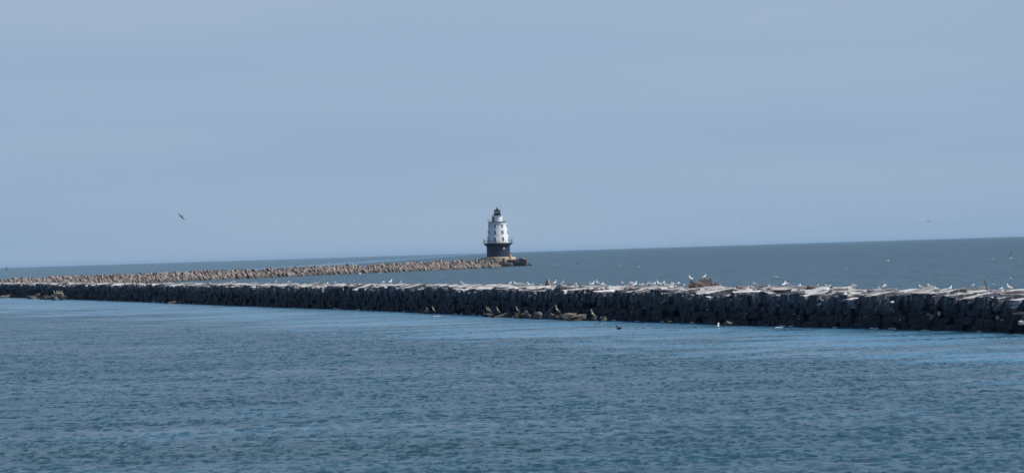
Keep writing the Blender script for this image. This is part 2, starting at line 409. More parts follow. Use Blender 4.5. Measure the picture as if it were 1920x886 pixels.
# ------------------------------------------------------------------ stones
def block_shape(n):
    """surface grid of a cube, n cells to a side: unit verts, quads"""
    idx = {}; V = []; Fs = []
    def vid(p):
        if p not in idx: idx[p] = len(V); V.append([2 * c / n - 1 for c in p])
        return idx[p]
    for ax in range(3):
        for side in (0, n):
            for i in range(n):
                for j in range(n):
                    q = []
                    for a, b in ((i, j), (i + 1, j), (i + 1, j + 1), (i, j + 1)):
                        p = [0, 0, 0]; p[ax] = side; p[(ax + 1) % 3] = a; p[(ax + 2) % 3] = b
                        q.append(vid(tuple(p)))
                    Fs.append(q if side else q[::-1])
    return np.array(V), np.array(Fs)
SH = {k: block_shape(k) for k in (1, 2, 3, 4)}
def stones(specs, n, jit=.09, rnd=.12):
    """specs: list of (cx,cy,cz, dx,dy,dz, yaw,pitch,roll, tone) -> V,F,tone"""
    U, Fs = SH[n]; S = np.array(specs, dtype=float)
    K = len(S); nv = len(U)
    rad = np.linalg.norm(U, axis=1, keepdims=True)
    Ur = U * (1 - rnd * (rad - 1) ** 1.5)
    P = np.repeat(Ur[None], K, 0) + rng.normal(0, jit, (K, nv, 3))
    # a chamfer plane in a random direction gives each block its own broken corner
    for q in range(2):
        nd = rng.normal(0, 1, (K, 1, 3)); nd /= np.linalg.norm(nd, axis=2, keepdims=True)
        off = rng.uniform(.9, 1.35, (K, 1)); dd = (P * nd).sum(2) - off
        P -= nd * np.clip(dd, 0, None)[..., None]
    P = P * (S[:, None, 3:6] / 2)
    cy, sy = np.cos(S[:, 6]), np.sin(S[:, 6]); cp, sp = np.cos(S[:, 7]), np.sin(S[:, 7]); cr, sr = np.cos(S[:, 8]), np.sin(S[:, 8])
    Rz = np.zeros((K, 3, 3)); Rz[:, 0, 0] = cy; Rz[:, 0, 1] = -sy; Rz[:, 1, 0] = sy; Rz[:, 1, 1] = cy; Rz[:, 2, 2] = 1
    Rx = np.zeros((K, 3, 3)); Rx[:, 0, 0] = 1; Rx[:, 1, 1] = cp; Rx[:, 1, 2] = -sp; Rx[:, 2, 1] = sp; Rx[:, 2, 2] = cp
    Ry = np.zeros((K, 3, 3)); Ry[:, 1, 1] = 1; Ry[:, 0, 0] = cr; Ry[:, 0, 2] = sr; Ry[:, 2, 0] = -sr; Ry[:, 2, 2] = cr
    P = np.einsum('kij,kvj->kvi', Rz @ Rx @ Ry, P) + S[:, None, 0:3]
    Fa = (Fs[None] + (np.arange(K) * nv)[:, None, None]).reshape(-1, 4)
    return P.reshape(-1, 3), Fa, np.repeat(S[:, 9], nv)
def merge(parts):
    V = []; Fa = []; T = []; b = 0
    for v, f, t in parts:
        V.append(v); Fa.append(f + b); T.append(t); b += len(v)
    return np.concatenate(V), np.concatenate(Fa), np.concatenate(T)

near = empty('stone_breakwater', (float(LX(400)), 400, 0))
tag(near, 'long dark stone breakwater with pale flat crest crossing the whole water in front', 'breakwater')
INV = Matrix.Translation(near.location).inverted()
def nlink(name, V, Fa, T, mats, parent=near):
    V = V - np.array(near.location)
    return link(name, mesh_np(name, V, Fa, tone=T), mats, parent)

WID = 12.0
def LPH(y, p):
    x, yy = LP(y, p); return float(x), float(yy)
# core
yy = np.arange(170, 1010, 5.0)
prof = [(0.9, -1.5), (1.0, -.2), (1.3, None), (WID - 1, None), (WID + 3.5, -1.5)]
V = []
for y in yy:
    for p, z in prof:
        x, y2 = LPH(y, p); V.append((x, y2, (HT(y) - .55) if z is None else z))
V = np.array(V); npf = len(prof); Fa = []
for i in range(len(yy) - 1):
    for j in range(npf - 1):
        Fa.append((i * npf + j, i * npf + j + 1, (i + 1) * npf + j + 1, (i + 1) * npf + j))
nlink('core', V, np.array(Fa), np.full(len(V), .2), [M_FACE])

# crest paving: slabs in rows behind the edge
def lowf(y, p, s=0.0):
    return .10 * math.sin(y * .21 + p * .5 + s) + .07 * math.sin(y * .53 - p * .9 + 2 * s) + .05 * math.sin(y * 1.1 + p * 1.7)
crest = []
y = 176.0
rows = [(0.55, 2.3), (3.05, 2.6), (5.7, 2.6), (8.2, 2.4), (10.6, 2.4)]
for ri, (p0, ln) in enumerate(rows):
    y = 176.0 + ri * .3
    while y < 1000:
        wdt = rng.uniform(.8, 1.9) * (1 if y < 520 else 1.5)
        yc = y + wdt / 2; y += wdt * .97
        yaw = math.atan2(-float(LD(yc)), 1) + rng.normal(0, .09)       # local y along the wall
        pj = rng.uniform(-.25, .35) if ri == 0 else rng.uniform(-.25, .25)
        x, y2 = LPH(yc, p0 + ln / 2 + pj - .2)
        th = rng.uniform(.7, 1.0)
        top = float(HT(yc)) + (lowf(yc, p0) + rng.normal(0, .09)) * (.85 if yc < 380 else .5 if yc < 500 else .35) - (0, .05, .11, .2, .26)[ri]
        if ri == 0: top -= abs(rng.normal(0, .13))
        if ri == 0 and rng.random() < .06: continue
        tilt = rng.normal(0, .05); tilt2 = rng.normal(0, .06)
        if ri == 0: tilt2 -= .09
        if rng.random() < .06: tilt2 += rng.choice([-1, 1]) * rng.uniform(.06, .15); top += .05
        crest.append((x, y2, top - th / 2, ln * rng.uniform(.96, 1.12), wdt * rng.uniform(.98, 1.06), th, -yaw * -1 if False else yaw, tilt, tilt2, float(np.clip(rng.normal(.62, .24), 0, 1)), ri, yc))
crest.sort(key=lambda s: s[11])
vis = [s for s in crest if s[11] > 262]
front = [s for s in vis if s[10] in (0, 1)][:100]
fid = set(id(s) for s in front)
rest = [s for s in crest if id(s) not in fid]
allparts = []
for s in front:
    V, Fa, T = stones([s[:10]], 4, jit=.05, rnd=.06)
    allparts.append((V, Fa, T))
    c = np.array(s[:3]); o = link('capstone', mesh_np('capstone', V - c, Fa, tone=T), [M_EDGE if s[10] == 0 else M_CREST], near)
    o.location = Vector(s[:3]) - near.location
for q_ in (0, 1):
    rr_ = [s for s in rest if (s[10] > 0) == bool(q_)]
    a = stones([s[:10] for s in rr_ if s[11] < 520], 3, jit=.05, rnd=.07)
    b = stones([s[:10] for s in rr_ if s[11] >= 520], 2, jit=.06, rnd=.07)
    V, Fa, T = merge([a, b]); allparts += [a, b]
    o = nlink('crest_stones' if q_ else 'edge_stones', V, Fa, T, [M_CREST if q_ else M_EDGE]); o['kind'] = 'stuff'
V, Fa, T = merge(allparts)
crest_bvh = BVHTree.FromPolygons([tuple(v) for v in V.tolist()], Fa.tolist())
def crest_z(x, y):
    h = crest_bvh.ray_cast(Vector((x, y, 20)), Vector((0, 0, -1)))
    return h[0].z if h[0] else float(HT(y))

# the face: courses of blocks
face = []
for ci, (z0, hh) in enumerate([(-.9, .75), (-.2, .62), (.38, .6), (.93, .55), (1.43, .6)]):
    y = 176.0 + ci * .5
    while y < 1000:
        wdt = rng.uniform(.9, 2.4) * (1 if y < 520 else 1.3)
        yc = y + wdt / 2; y += wdt
        if rng.random() < .05: continue
        yaw = math.atan2(-float(LD(yc)), 1) + rng.normal(0, .05)
        p = .55 + .12 * ci + rng.normal(0, .10)
        if rng.random() < .05: p -= rng.uniform(.2, .5)
        k_ = float(HT(yc)) / 2.6
        x, y2 = LPH(yc, p)
        face.append((x, y2, (z0 + hh / 2) * k_ + rng.normal(0, .03), 1.3, wdt * 1.0, hh * k_ * 1.02, yaw, rng.normal(0, .03), rng.normal(0, .05), float(np.clip(rng.normal(.4, .25), 0, 1)), yc))
# tall header blocks under the edge, jagged tops
y = 176.0
while y < 1000:
    wdt = rng.uniform(.6, 1.8) * (1 if y < 520 else 1.4); yc = y + wdt / 2; y += wdt
    yaw = math.atan2(-float(LD(yc)), 1) + rng.normal(0, .08)
    x, y2 = LPH(yc, 1.05 + rng.normal(0, .14)); top = float(HT(yc)) - .12 - abs(rng.normal(0, .16)) + lowf(yc, .5)
    face.append((x, y2, top - .5, 1.4, wdt, 1.15, yaw, rng.normal(0, .04), rng.normal(0, .06), float(np.clip(rng.normal(.6, .25), 0, 1)), yc))
fa = stones([s[:10] for s in face if s[10] < 520], 3, jit=.05, rnd=.06)
fb = stones([s[:10] for s in face if s[10] >= 520], 2, jit=.06, rnd=.06)
V, Fa, T = merge([fa, fb])
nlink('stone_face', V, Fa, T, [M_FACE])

# ------------------------------------------------------------------ far breakwater
FB = [(980, 1655), (880, 1593), (480, 1353), (350, 1296)]
F0 = np.array([-15.5, 1600.0]); F1 = np.array([-152.0, 1154.0])
FT = (F1 - F0) / np.linalg.norm(F1 - F0); FN = np.array([-FT[1], FT[0]])      # towards +x side
if FN[0] < 0: FN = -FN
FLEN = 760.0
far = empty('rubble_breakwater', (F0[0], F0[1], 0))
tag(far, 'distant tan rubble breakwater of leaning rocks running left from the lighthouse', 'breakwater')
spec = []
yawf = math.atan2(FT[1], FT[0])
def fht(s): return float(np.interp(s, [0, 150, 350, 760], [2.85, 2.6, 2.3, 2.35])) + .08 * math.sin(s * .05) + .08 * math.sin(s * .17 + 2)
s = -28.0
gaps = [(263, 4), (236, 3), (121, 9), (131, 4), (250, 3)]
while s < FLEN:
    s += .85
    low = any(abs(s - g_) < w_ for g_, w_ in gaps)
    for j, (q, zf) in enumerate([(0.0, .16), (-1.2, .42), (-2.4, .68), (-3.7, .93), (-5.4, .9)]):
        ss = s + rng.uniform(-.6, .6)
        hh = fht(ss) * (0.8 if low else 1)
        z = hh * zf - .35 + rng.normal(0, .2)
        c = F0 + FT * ss + FN * (q + rng.normal(0, .3))
        if s < 0: c = c + FN * (-s * .10)
        spec.append((c[0], c[1], z, rng.uniform(.5, 1.2), rng.uniform(.6, 1.1), rng.uniform(1.3, 2.6),
                     yawf + rng.normal(0, .16), rng.normal(.62, .2), rng.normal(0, .16), float(np.clip(rng.normal(.55, .32), 0, 1))))
V, Fa, T = stones(spec, 2, jit=.15, rnd=.02)
V = V - np.array([F0[0], F0[1], 0])
link('rubble_slope', mesh_np('rubble_slope', V, Fa, tone=T), [M_FAR], far)
mb = MB()
A0 = -FT * 30; A1 = FT * FLEN
pts = []
for A_ in (A0, A1):
    for q, z in ((.2, -1), (-3.2, 1.7), (-6.0, 1.7), (-9, -1)):
        pp = A_ + FN * q; pts.append((pp[0], pp[1], z))
mb.add(pts, [(0, 1, 5, 4), (1, 2, 6, 5), (2, 3, 7, 6)])
o = mb.build('core', [M_FAR], far)

# ------------------------------------------------------------------ lighthouse
LY = 1728.0
lp = at(934.8, 486, LY)
lh = empty('lighthouse', (lp.x, LY, 0))
tag(lh, 'white and black iron lighthouse on a round caisson at the end of the distant breakwater', 'lighthouse')
b = MB(); b.lathe([(7.2, -1), (7.5, 1.2), (7.6, 2.3)], 56); b.build('rubble_footing', [M_FAR], lh)
b = MB(); b.lathe([(7.55, 2.31), (7.6, 2.4), (7.55, 4.0), (7.3, 4.15), (5.3, 4.2)], 56); b.build('pier', [M_PIER], lh)
b = MB(); b.lathe([(5.2, 4.0), (5.17, 6.5), (5.17, 8.9), (5.35, 9.25), (6.0, 9.75), (6.35, 9.98)], 64)
for zz in (5.4, 6.8, 8.2): b.lathe([(5.17, zz), (5.215, zz + .02), (5.215, zz + .1), (5.17, zz + .12)], 64, cap=False)
b.build('caisson', [M_BLACK], lh, smooth=False)
b = MB(); b.lathe([(6.4, 10.0), (6.5, 10.05), (6.5, 10.35), (6.4, 10.4)], 64); deck = b.build('gallery_deck', [M_BLACK], lh)
def railing(r, z, h, npost, name, par, mm, th=.05):
    b = MB()
    for k_ in range(npost):
        a_ = 2 * math.pi * k_ / npost
        b.tube([(r * math.cos(a_), r * math.sin(a_), z), (r * math.cos(a_), r * math.sin(a_), z + h)], th, 5)
    for zz in (z + h * .36, z + h * .7, z + h):
        n_ = 64
        b.lathe([(r - th * .8, zz - th * .8), (r + th * .8, zz - th * .8), (r + th * .8, zz + th * .8), (r - th * .8, zz + th * .8), (r - th * .8, zz - th * .8)], n_, cap=False)
    return b.build(name, [mm], par)
railing(6.38, 10.4, 1.25, 26, 'railing', lh, M_GREY, .06)
# shallow boat davits: two upright stanchions on the gallery
b = MB()
for a_ in (-2.9, -.25):
    b = MB(); x_, y_ = 6.3 * math.cos(a_), 6.3 * math.sin(a_)
    b.tube([(x_, y_, 10.4), (x_, y_, 12.1), (x_ * 1.08, y_ * 1.08, 12.45)], .09, 6)
    b.build('davit', [M_LBLACK], lh)
body = [(4.95, 10.4), (4.85, 10.7), (4.55, 13.2), (4.33, 15.6), (4.12, 17.8), (4.0, 19.35), (4.18, 19.5), (4.25, 19.75), (4.2, 19.8)]
b = MB(); b.lathe(body, 64); tw = b.build('tower', [M_WHITE], lh, smooth=True)
def tr(z):
    for (r0, z0), (r1, z1) in zip(body, body[1:]):
        if z0 <= z <= z1: return r0 + (r1 - r0) * (z - z0) / (z1 - z0)
    return 4.0
for fl, (zc, wh) in enumerate([(12.1, 1.55), (15.1, 1.5), (17.95, 1.2)]):
    for k_ in range(8):
        a_ = R(-90 + 29 + 45 * k_ - 90 + 1)
        rr = tr(zc)
        rot = Matrix.Rotation(a_ , 3, 'Z')
        cpos = Vector((rr * math.cos(a_), rr * math.sin(a_), zc))
        fr = MB()
        fr.box((0, 0, wh / 2 + .12), (.42, .95, .14)); fr.box((.0, 0, -wh / 2 - .08), (.36, .95, .12))
        fr.box((0, .42, 0), (.26, .12, wh)); fr.box((0, -.42, 0), (.26, .12, wh))
        fr.add([(.0, -.52, wh / 2 + .19), (.21, -.52, wh / 2 + .19), (.21, .52, wh / 2 + .19), (0, .52, wh / 2 + .19), (0, 0, wh / 2 + .45), (.21, 0, wh / 2 + .45)],
               [(1, 2, 5), (0, 4, 3), (0, 1, 5, 4), (2, 3, 4, 5), (0, 3, 2, 1)])
        fo = fr.build('window', [M_WHITE], lh); fo.location = cpos; fo.rotation_euler = (0, 0, a_)
        pn = MB(); pn.box((.03, 0, 0), (.12, .66, wh)); pn.build('pane', [M_GLASSD], fo)
        sa = MB(); sa.box((.1, 0, 0), (.04, .66, .05)); sa.box((.1, 0, 0), (.035, .04, wh)); sa.build('sash', [M_WHITE], fo)
b = MB(); b.lathe([(4.3, 19.81), (4.4, 19.85), (4.4, 20.0), (4.3, 20.03)], 56); b.build('roof_deck', [M_GREY], lh)
railing(4.25, 20.03, 1.05, 20, 'roof_railing', lh, mat('pale railing', (.55, .56, .58), .5), .045)
dx = .25
b = MB(); b.lathe([(2.1, 20.03), (2.02, 20.3), (1.95, 22.2), (2.12, 22.3), (2.2, 22.45), (2.15, 22.5)], 40, c=(dx, 0)); b.build('watch_room', [M_WHITE], lh)
st = MB(); st.box((-1.98, -.6, 21.05), (.95, .9, 2.04)); st.box((-1.98, -.6, 22.16), (1.1, 1.05, .14)); so_ = st.build('stair_hatch', [mat('grey painted hatch', (.3, .32, .36), .6)], lh)
d_ = MB(); d_.box((-1.75, -1.1, 20.95), (.42, .1, 1.7)); d_.build('door', [M_GLASSD], so_)
d_ = MB(); d_.tube([(-2.1, -.6, 22.2), (-2.1, -.6, 23.2)], .12, 6); d_.build('vent_pipe', [M_GREY], so_)
# lantern room
b = MB(); b.lathe([(1.62, 22.5), (1.7, 22.56), (1.7, 22.64), (1.38, 22.68), (1.36, 23.55), (1.42, 23.6), (1.3, 23.66)], 24); b.build('lantern_gallery', [M_LBLACK], lh)
railing(1.62, 22.64, .85, 12, 'lantern_railing', lh, M_LBLACK, .035)
for k_ in range(10):
    b = MB(); a_ = 2 * math.pi * k_ / 10 + .1
    b.tube([(1.27 * math.cos(a_), 1.27 * math.sin(a_), 23.6), (1.27 * math.cos(a_), 1.27 * math.sin(a_), 24.72)], .07, 5)
    b.build('mullion', [M_LBLACK], lh)
b = MB(); b.lathe([(1.2, 23.66), (1.2, 24.68)], 20, cap=False); b.build('lantern_glass', [M_GLASS], lh)
b = MB(); b.lathe([(.12, 23.6), (.3, 23.7), (.42, 24.0), (.42, 24.3), (.25, 24.55), (.1, 24.6)], 16); b.build('lens', [M_PORT], lh)
b = MB(); b.lathe([(1.3, 24.66), (1.55, 24.62), (1.52, 24.78), (.85, 25.3), (.3, 25.75), (.2, 25.85), (.3, 26.0), (.22, 26.2), (.05, 26.3), (.03, 26.9)], 20)
b.build('lantern_roof', [M_LBLACK], lh)
b = MB(); b.tube([(1.45, 0, 22.6), (1.5, 0, 27.3)], .05, 5); b.tube([(1.15, 0, 26.6), (1.85, 0, 26.6)], .035, 5); b.build('antenna', [M_GREY], lh)
ph = MB(); ph.lathe([(.0, 0), (.34, 0), (.34, .12), (.26, .16), (0, .17)], 16); po = ph.build('porthole', [M_PORT], lh)
a_ = R(-90 + 29); po.location = (5.17 * math.cos(a_), 5.17 * math.sin(a_), 8.05); po.rotation_euler = (0, R(90), a_); po.scale = (1.4, 1, 1)
# iron ladder on the pier and a low landing at the left
b = MB(); a_ = R(-48)
cx, cy = 7.75 * math.cos(a_), 7.75 * math.sin(a_)
for s_ in (-.28, .28):
    b.tube([(cx - s_ * math.sin(a_), cy + s_ * math.cos(a_), 2.0), (cx - s_ * math.sin(a_), cy + s_ * math.cos(a_), 5.3)], .09, 6)
for q in range(8): b.tube([(cx + .28 * math.sin(a_), cy - .28 * math.cos(a_), 2.3 + q * .36), (cx - .28 * math.sin(a_), cy + .28 * math.cos(a_), 2.3 + q * .36)], .05, 5)
b.build('ladder', [M_RED], lh)
b = MB(); b.box((-7.2, -2.0, 3.45), (3.0, 3.2, .5)); b.box((-7.8, -2.8, 2.2), (.4, .4, 2.2)); b.box((-6.6, -2.9, 2.2), (.4, .4, 2.2)); b.build('landing', [M_BLACK], lh)
b = MB(); b.lathe([(.55, 4.2), (.6, 4.6), (.5, 5.0), (.2, 5.3), (.05, 5.35)], 12, c=(5.2, -4.0)); b.build('tank', [M_PIER], lh)

# boulders round the lighthouse foot, each one alone
def boulder(px, Y, z, d, yaw, tilt, roll, tone, label, mm=M_FAR, grp=None, name='boulder', n=3, cat='boulder', jit=.08, px_y=None):
    if px_y is None: X = at(px, 490, Y).x
    else: X = at(px, px_y, Y).x
    V, Fa, T = stones([(0, 0, 0, *d, yaw, tilt, roll, tone)], n, jit=jit, rnd=.1)
    o = link(name, mesh_np(name, V, Fa, tone=T), [mm]); o.location = (X, Y, z)
    tag(o, label, cat, grp); return o
G_FOOT = 'boulders around the foot of the lighthouse'
boulder(937, 1712, .8, (4.6, 3.0, 2.9), .1, 0, .2, .2, 'dark purple grey boulder at the waterline below the lighthouse caisson', grp=G_FOOT)
boulder(930.5, 1716, 1.9, (1.7, 1.6, 2.4), .3, .1, .3, 1, 'pale upright boulder just left of the dark boulder under the lighthouse', grp=G_FOOT)
boulder(947, 1713, 1.0, (3.4, 2.0, 2.4), 0, 0, .6, .8, 'buff slanting boulder right of the dark boulder under the lighthouse', grp=G_FOOT)
boulder(956.5, 1712, .7, (2.2, 1.8, 1.9), .1, 0, 0, .75, 'small pale square boulder below the red ladder', grp=G_FOOT)
boulder(964, 1717, 1.4, (6.5, 4, 3.1), -.12, 0, 0, .1, 'long dark block under the right edge of the pale lighthouse pier', grp=G_FOOT, jit=.04)
boulder(973, 1718, 1.45, (4.2, 4, 3.2), -.12, 0, 0, .05, 'dark square block right of the lighthouse pier, second from the breakwater tip', grp=G_FOOT, jit=.04)
boulder(981, 1716, 1.35, (3.6, 3, 3.3), -.12, 0, .1, .25, 'dark block with a pale top near the tip of the distant breakwater', grp=G_FOOT, jit=.04)
boulder(981, 1716.4, 3.1, (3.1, 2.6, .7), .3, 0, .05, 1, 'pale flat slab lying on the dark block near the breakwater tip', grp=G_FOOT, jit=.07)
boulder(989, 1717, .35, (4.2, 2.2, 1.5), .1, 0, .45, .55, 'low sloping boulder entering the sea at the very tip of the distant breakwater', grp=G_FOOT)
boulder(944, 1708.5, 2.6, (1.2, 1.2, 2.3), .1, 0, .1, .15, 'dark upright rock in front of the middle of the lighthouse pier', grp=G_FOOT)
boulder(920.5, 1714, 2.9, (.8, .8, 2.6), .1, 0, .1, .35, 'thin upright rock before the left half of the caisson, left of two', grp=G_FOOT)
boulder(926, 1714, 3.0, (.7, .8, 2.8), .1, 0, -.15, .7, 'thin upright rock before the left half of the caisson, right of two', grp=G_FOOT)

# ------------------------------------------------------------------ things standing on the near crest
def on_crest(px, p, pyhint=538):
    """crest point p metres behind the edge seen along picture column px"""
    sl = (ray(px, pyhint).x) / (ray(px, pyhint).y)
    lo, hi = 180.0, 1000.0
    for _ in range(50):
        mid = (lo + hi) / 2; x, y = LPH(mid, p)
        if x / y > sl: lo = mid
        else: hi = mid
    x, y = LPH((lo + hi) / 2, p)
    return Vector((x, y, crest_z(x, y)))
def seen_crest(px, plo=6.0, phi=10.5, clear=.07):
    best = None
    for q in range(24):
        c = on_crest(px, plo + (phi - plo) * (q / 23.0) if q < 6 else rng.uniform(plo, phi))
        e = Vector((0, 0, EYE)); t = c + Vector((0, 0, clear)) - e
        h = crest_bvh.ray_cast(e, t.normalized(), t.length - .05)
        if h[0] is None and (best is None or c.z > best.z or rng.random() < .15): best = c
        if best and q > 8 and rng.random() < .2: break
    return best or on_crest(px, (plo + phi) / 2)
def px_m(Y): return Y / F

c = seen_crest(1028, 7, 9.5)
b = MB(); mpx = px_m(c.y)
outl = [(-6.5, -2), (-5.8, 3), (-4.6, 8), (-2.4, 11.5), (-.8, 14.2), (.6, 14.0), (2.2, 10.5), (4.2, 7), (5.0, 3.5), (6.8, -2)]
n_ = len(outl)
V = [(x * mpx, -.33 - .05 * math.sin(i * 2.1) + .02 * z, z * mpx) for i, (x, z) in enumerate(outl)] + [(x * mpx * .9, .35 + .04 * math.sin(i * 1.7) - .015 * z, z * mpx * .97) for i, (x, z) in enumerate(outl)]
V.append((.1 * mpx, -.52, 5 * mpx)); V.append((0, .5, 4 * mpx))
Fs = [(i, (i + 1) % n_, 2 * n_) for i in range(n_)] + [((i + 1) % n_ + n_, i + n_, 2 * n_ + 1) for i in range(n_)] + [(i + n_, (i + 1) % n_ + n_, (i + 1) % n_, i) for i in range(n_)]
b.add(V, Fs); o = b.build('standing_stone', [M_FAR]); o.location = c
a_ = o.data.attributes.new('tone', 'FLOAT', 'POINT'); a_.data.foreach_set('value', [.45] * len(o.data.vertices))
tag(o, 'tall pointed grey stone standing upright on the breakwater crest', 'standing stone')

c = on_crest(1319, 8.2); c.z = max(c.z, seen_crest(1319).z) + .12; mpx = px_m(c.y)
ru = empty('ruined_masonry', c); tag(ru, 'reddish brown broken masonry block on the breakwater crest', 'ruin')
def slab_from_outline(name, outl, mpx, dep, mm, parent=None, tone=.6):
    b = MB(); n_ = len(outl)
    b.add([(x * mpx, -dep / 2 + .04 * math.sin(i * 2.3), z * mpx) for i, (x, z) in enumerate(outl)] + [(x * mpx * .95, dep / 2 + .06 * math.cos(i * 1.9), z * mpx * (.93 + .04 * math.sin(i * 3.1))) for i, (x, z) in enumerate(outl)],
          [tuple(range(n_)), tuple(range(n_, 2 * n_))[::-1]] + [(i + n_, (i + 1) % n_ + n_, (i + 1) % n_, i) for i in range(n_)])
    o = b.build(name, [mm], parent); a_ = o.data.attributes.new('tone', 'FLOAT', 'POINT')
    a_.data.foreach_set('value', [tone] * len(o.data.vertices)); return o
slab_from_outline('masonry_block', [(-16, -8), (-15.5, 4), (-12, 6), (-11, 9.5), (-8.2, 11), (-7.6, 14.2), (-2, 13.7), (3, 14.6), (4, 13.8), (9, 14.4), (14.4, 14.2), (15, 9), (15.4, 7.5), (17, 2), (18, -8)], mpx, 1.3, M_RUST, ru, .65)
V, Fa, T = merge([stones([(-12.5 * mpx, -.3, 3 * mpx, 14 * mpx, 1.0, 9 * mpx, .3, 0, .2, .05)], 3, jit=.1, rnd=.1)])
link('broken_corner', mesh_np('broken_corner', V, Fa, tone=T), [M_RUST], ru)
ruin_top = Vector((c.x + .1, c.y, c.z + 13.7 * mpx))
c2 = on_crest(1298, 7.4); c2.z = c.z - .02; mpx2 = px_m(c2.y)
o = slab_from_outline('rubble_rock', [(-8, -8), (-7, 3), (-5, 4.5), (-4, 9), (-2, 12), (-.5, 10.5), (1.5, 6.5), (3, 7.5), (5, 5), (7, -8)], mpx2, .7, M_RUST, None, .2); o.location = c2
tag(o, 'dark brown jagged rock beside the left end of the ruined masonry', 'rock')
rock_top = Vector((c2.x - .1, c2.y, c2.z + 10.6 * mpx2))

c = seen_crest(1853, 5, 9); mpx = px_m(c.y)
b = MB(); b.tube([(0, 0, -.1), (-.1 * 1, 0, 4 * mpx), (-2.6 * mpx, .05, 8 * mpx), (-5.2 * mpx, .05, 13.0 * mpx), (-5.6 * mpx, .05, 17 * mpx), (-8 * mpx, 0, 22 * mpx)], [.045, .045, .04, .035, .03, .018], 7)
o = b.build('driftwood_stick', [M_WOOD], smooth=True); o.location = c
tag(o, 'thin dark crooked stick standing up from the breakwater crest near the right edge', 'stick')

def crest_rock(px, p, d, yaw, tilt, roll, tone, label, mm=M_CREST, dz=0.0, name='loose_stone'):
    c = seen_crest(px, p - 1, p + 1) if p > 4 else on_crest(px, p)
    V, Fa, T = stones([(0, 0, 0, *d, yaw, tilt, roll, tone)], 3, jit=.05, rnd=.06)
    o = link(name, mesh_np(name, V, Fa, tone=T), [mm]); o.location = c + Vector((0, 0, d[2] * .35 + dz))
    tag(o, label, 'stone', 'loose stones lying on the breakwater crest'); return o
crest_rock(1523, 7.5, (.7, .8, .35), .2, .1, .15, .0, 'small dark slab on the crest left of the wedge shaped stone', M_RUST)
c = on_crest(1561, 2.2); mpx = px_m(c.y); b = MB()
outl = [(-6.5, -6), (-6.0, 2), (-4.6, 8.0), (-3.2, 8.6), (.5, 4.5), (4.5, 1.8), (8.5, -1), (9, -6)]
n_ = len(outl)
b.add([(x * mpx, -.45 + .03 * math.sin(i * 2.3), z * mpx) for i, (x, z) in enumerate(outl)] + [(x * mpx * .95 + .05, .5 + .05 * math.cos(i * 1.7), z * mpx * .9) for i, (x, z) in enumerate(outl)],
      [tuple(range(n_)), tuple(range(n_, 2 * n_))[::-1]] + [(i + n_, (i + 1) % n_ + n_, (i + 1) % n_, i) for i in range(n_)])
o = b.build('loose_stone', [M_LOOSE]); o.location = c; o.rotation_euler = (0, 0, .35)
a_ = o.data.attributes.new('tone', 'FLOAT', 'POINT'); a_.data.foreach_set('value', [.95] * len(o.data.vertices))
tag(o, 'pale wedge shaped stone tilted up at the crest edge', 'stone', 'loose stones lying on the breakwater crest')
crest_rock(1376, .7, (.5, .55, .5), .1, 0, .05, .1, 'dark blue grey block poking up at the crest edge right of the ruined masonry', M_FACE)
crest_rock(1342, 6, (.28, .3, .3), .1, 0, .05, .0, 'small brown stone on the crest just right of the ruined masonry, left one of two', M_RUST)
crest_rock(1348.5, 6, (.26, .3, .25), .1, 0, .05, .1, 'small brown stone on the crest just right of the ruined masonry, right one of two', M_RUST)
crest_rock(1057, 7, (.4, .35, .3), .1, 0, .1, .0, 'small dark stone on the crest right of the pointed stone, leftmost of three', M_RUST)
crest_rock(1062, 7, (.3, .35, .28), .4, 0, .1, .0, 'small dark stone on the crest right of the pointed stone, middle one of three', M_RUST)
crest_rock(1068, 7, (.35, .35, .22), .9, 0, .1, .0, 'small dark stone on the crest right of the pointed stone, rightmost of three', M_RUST)

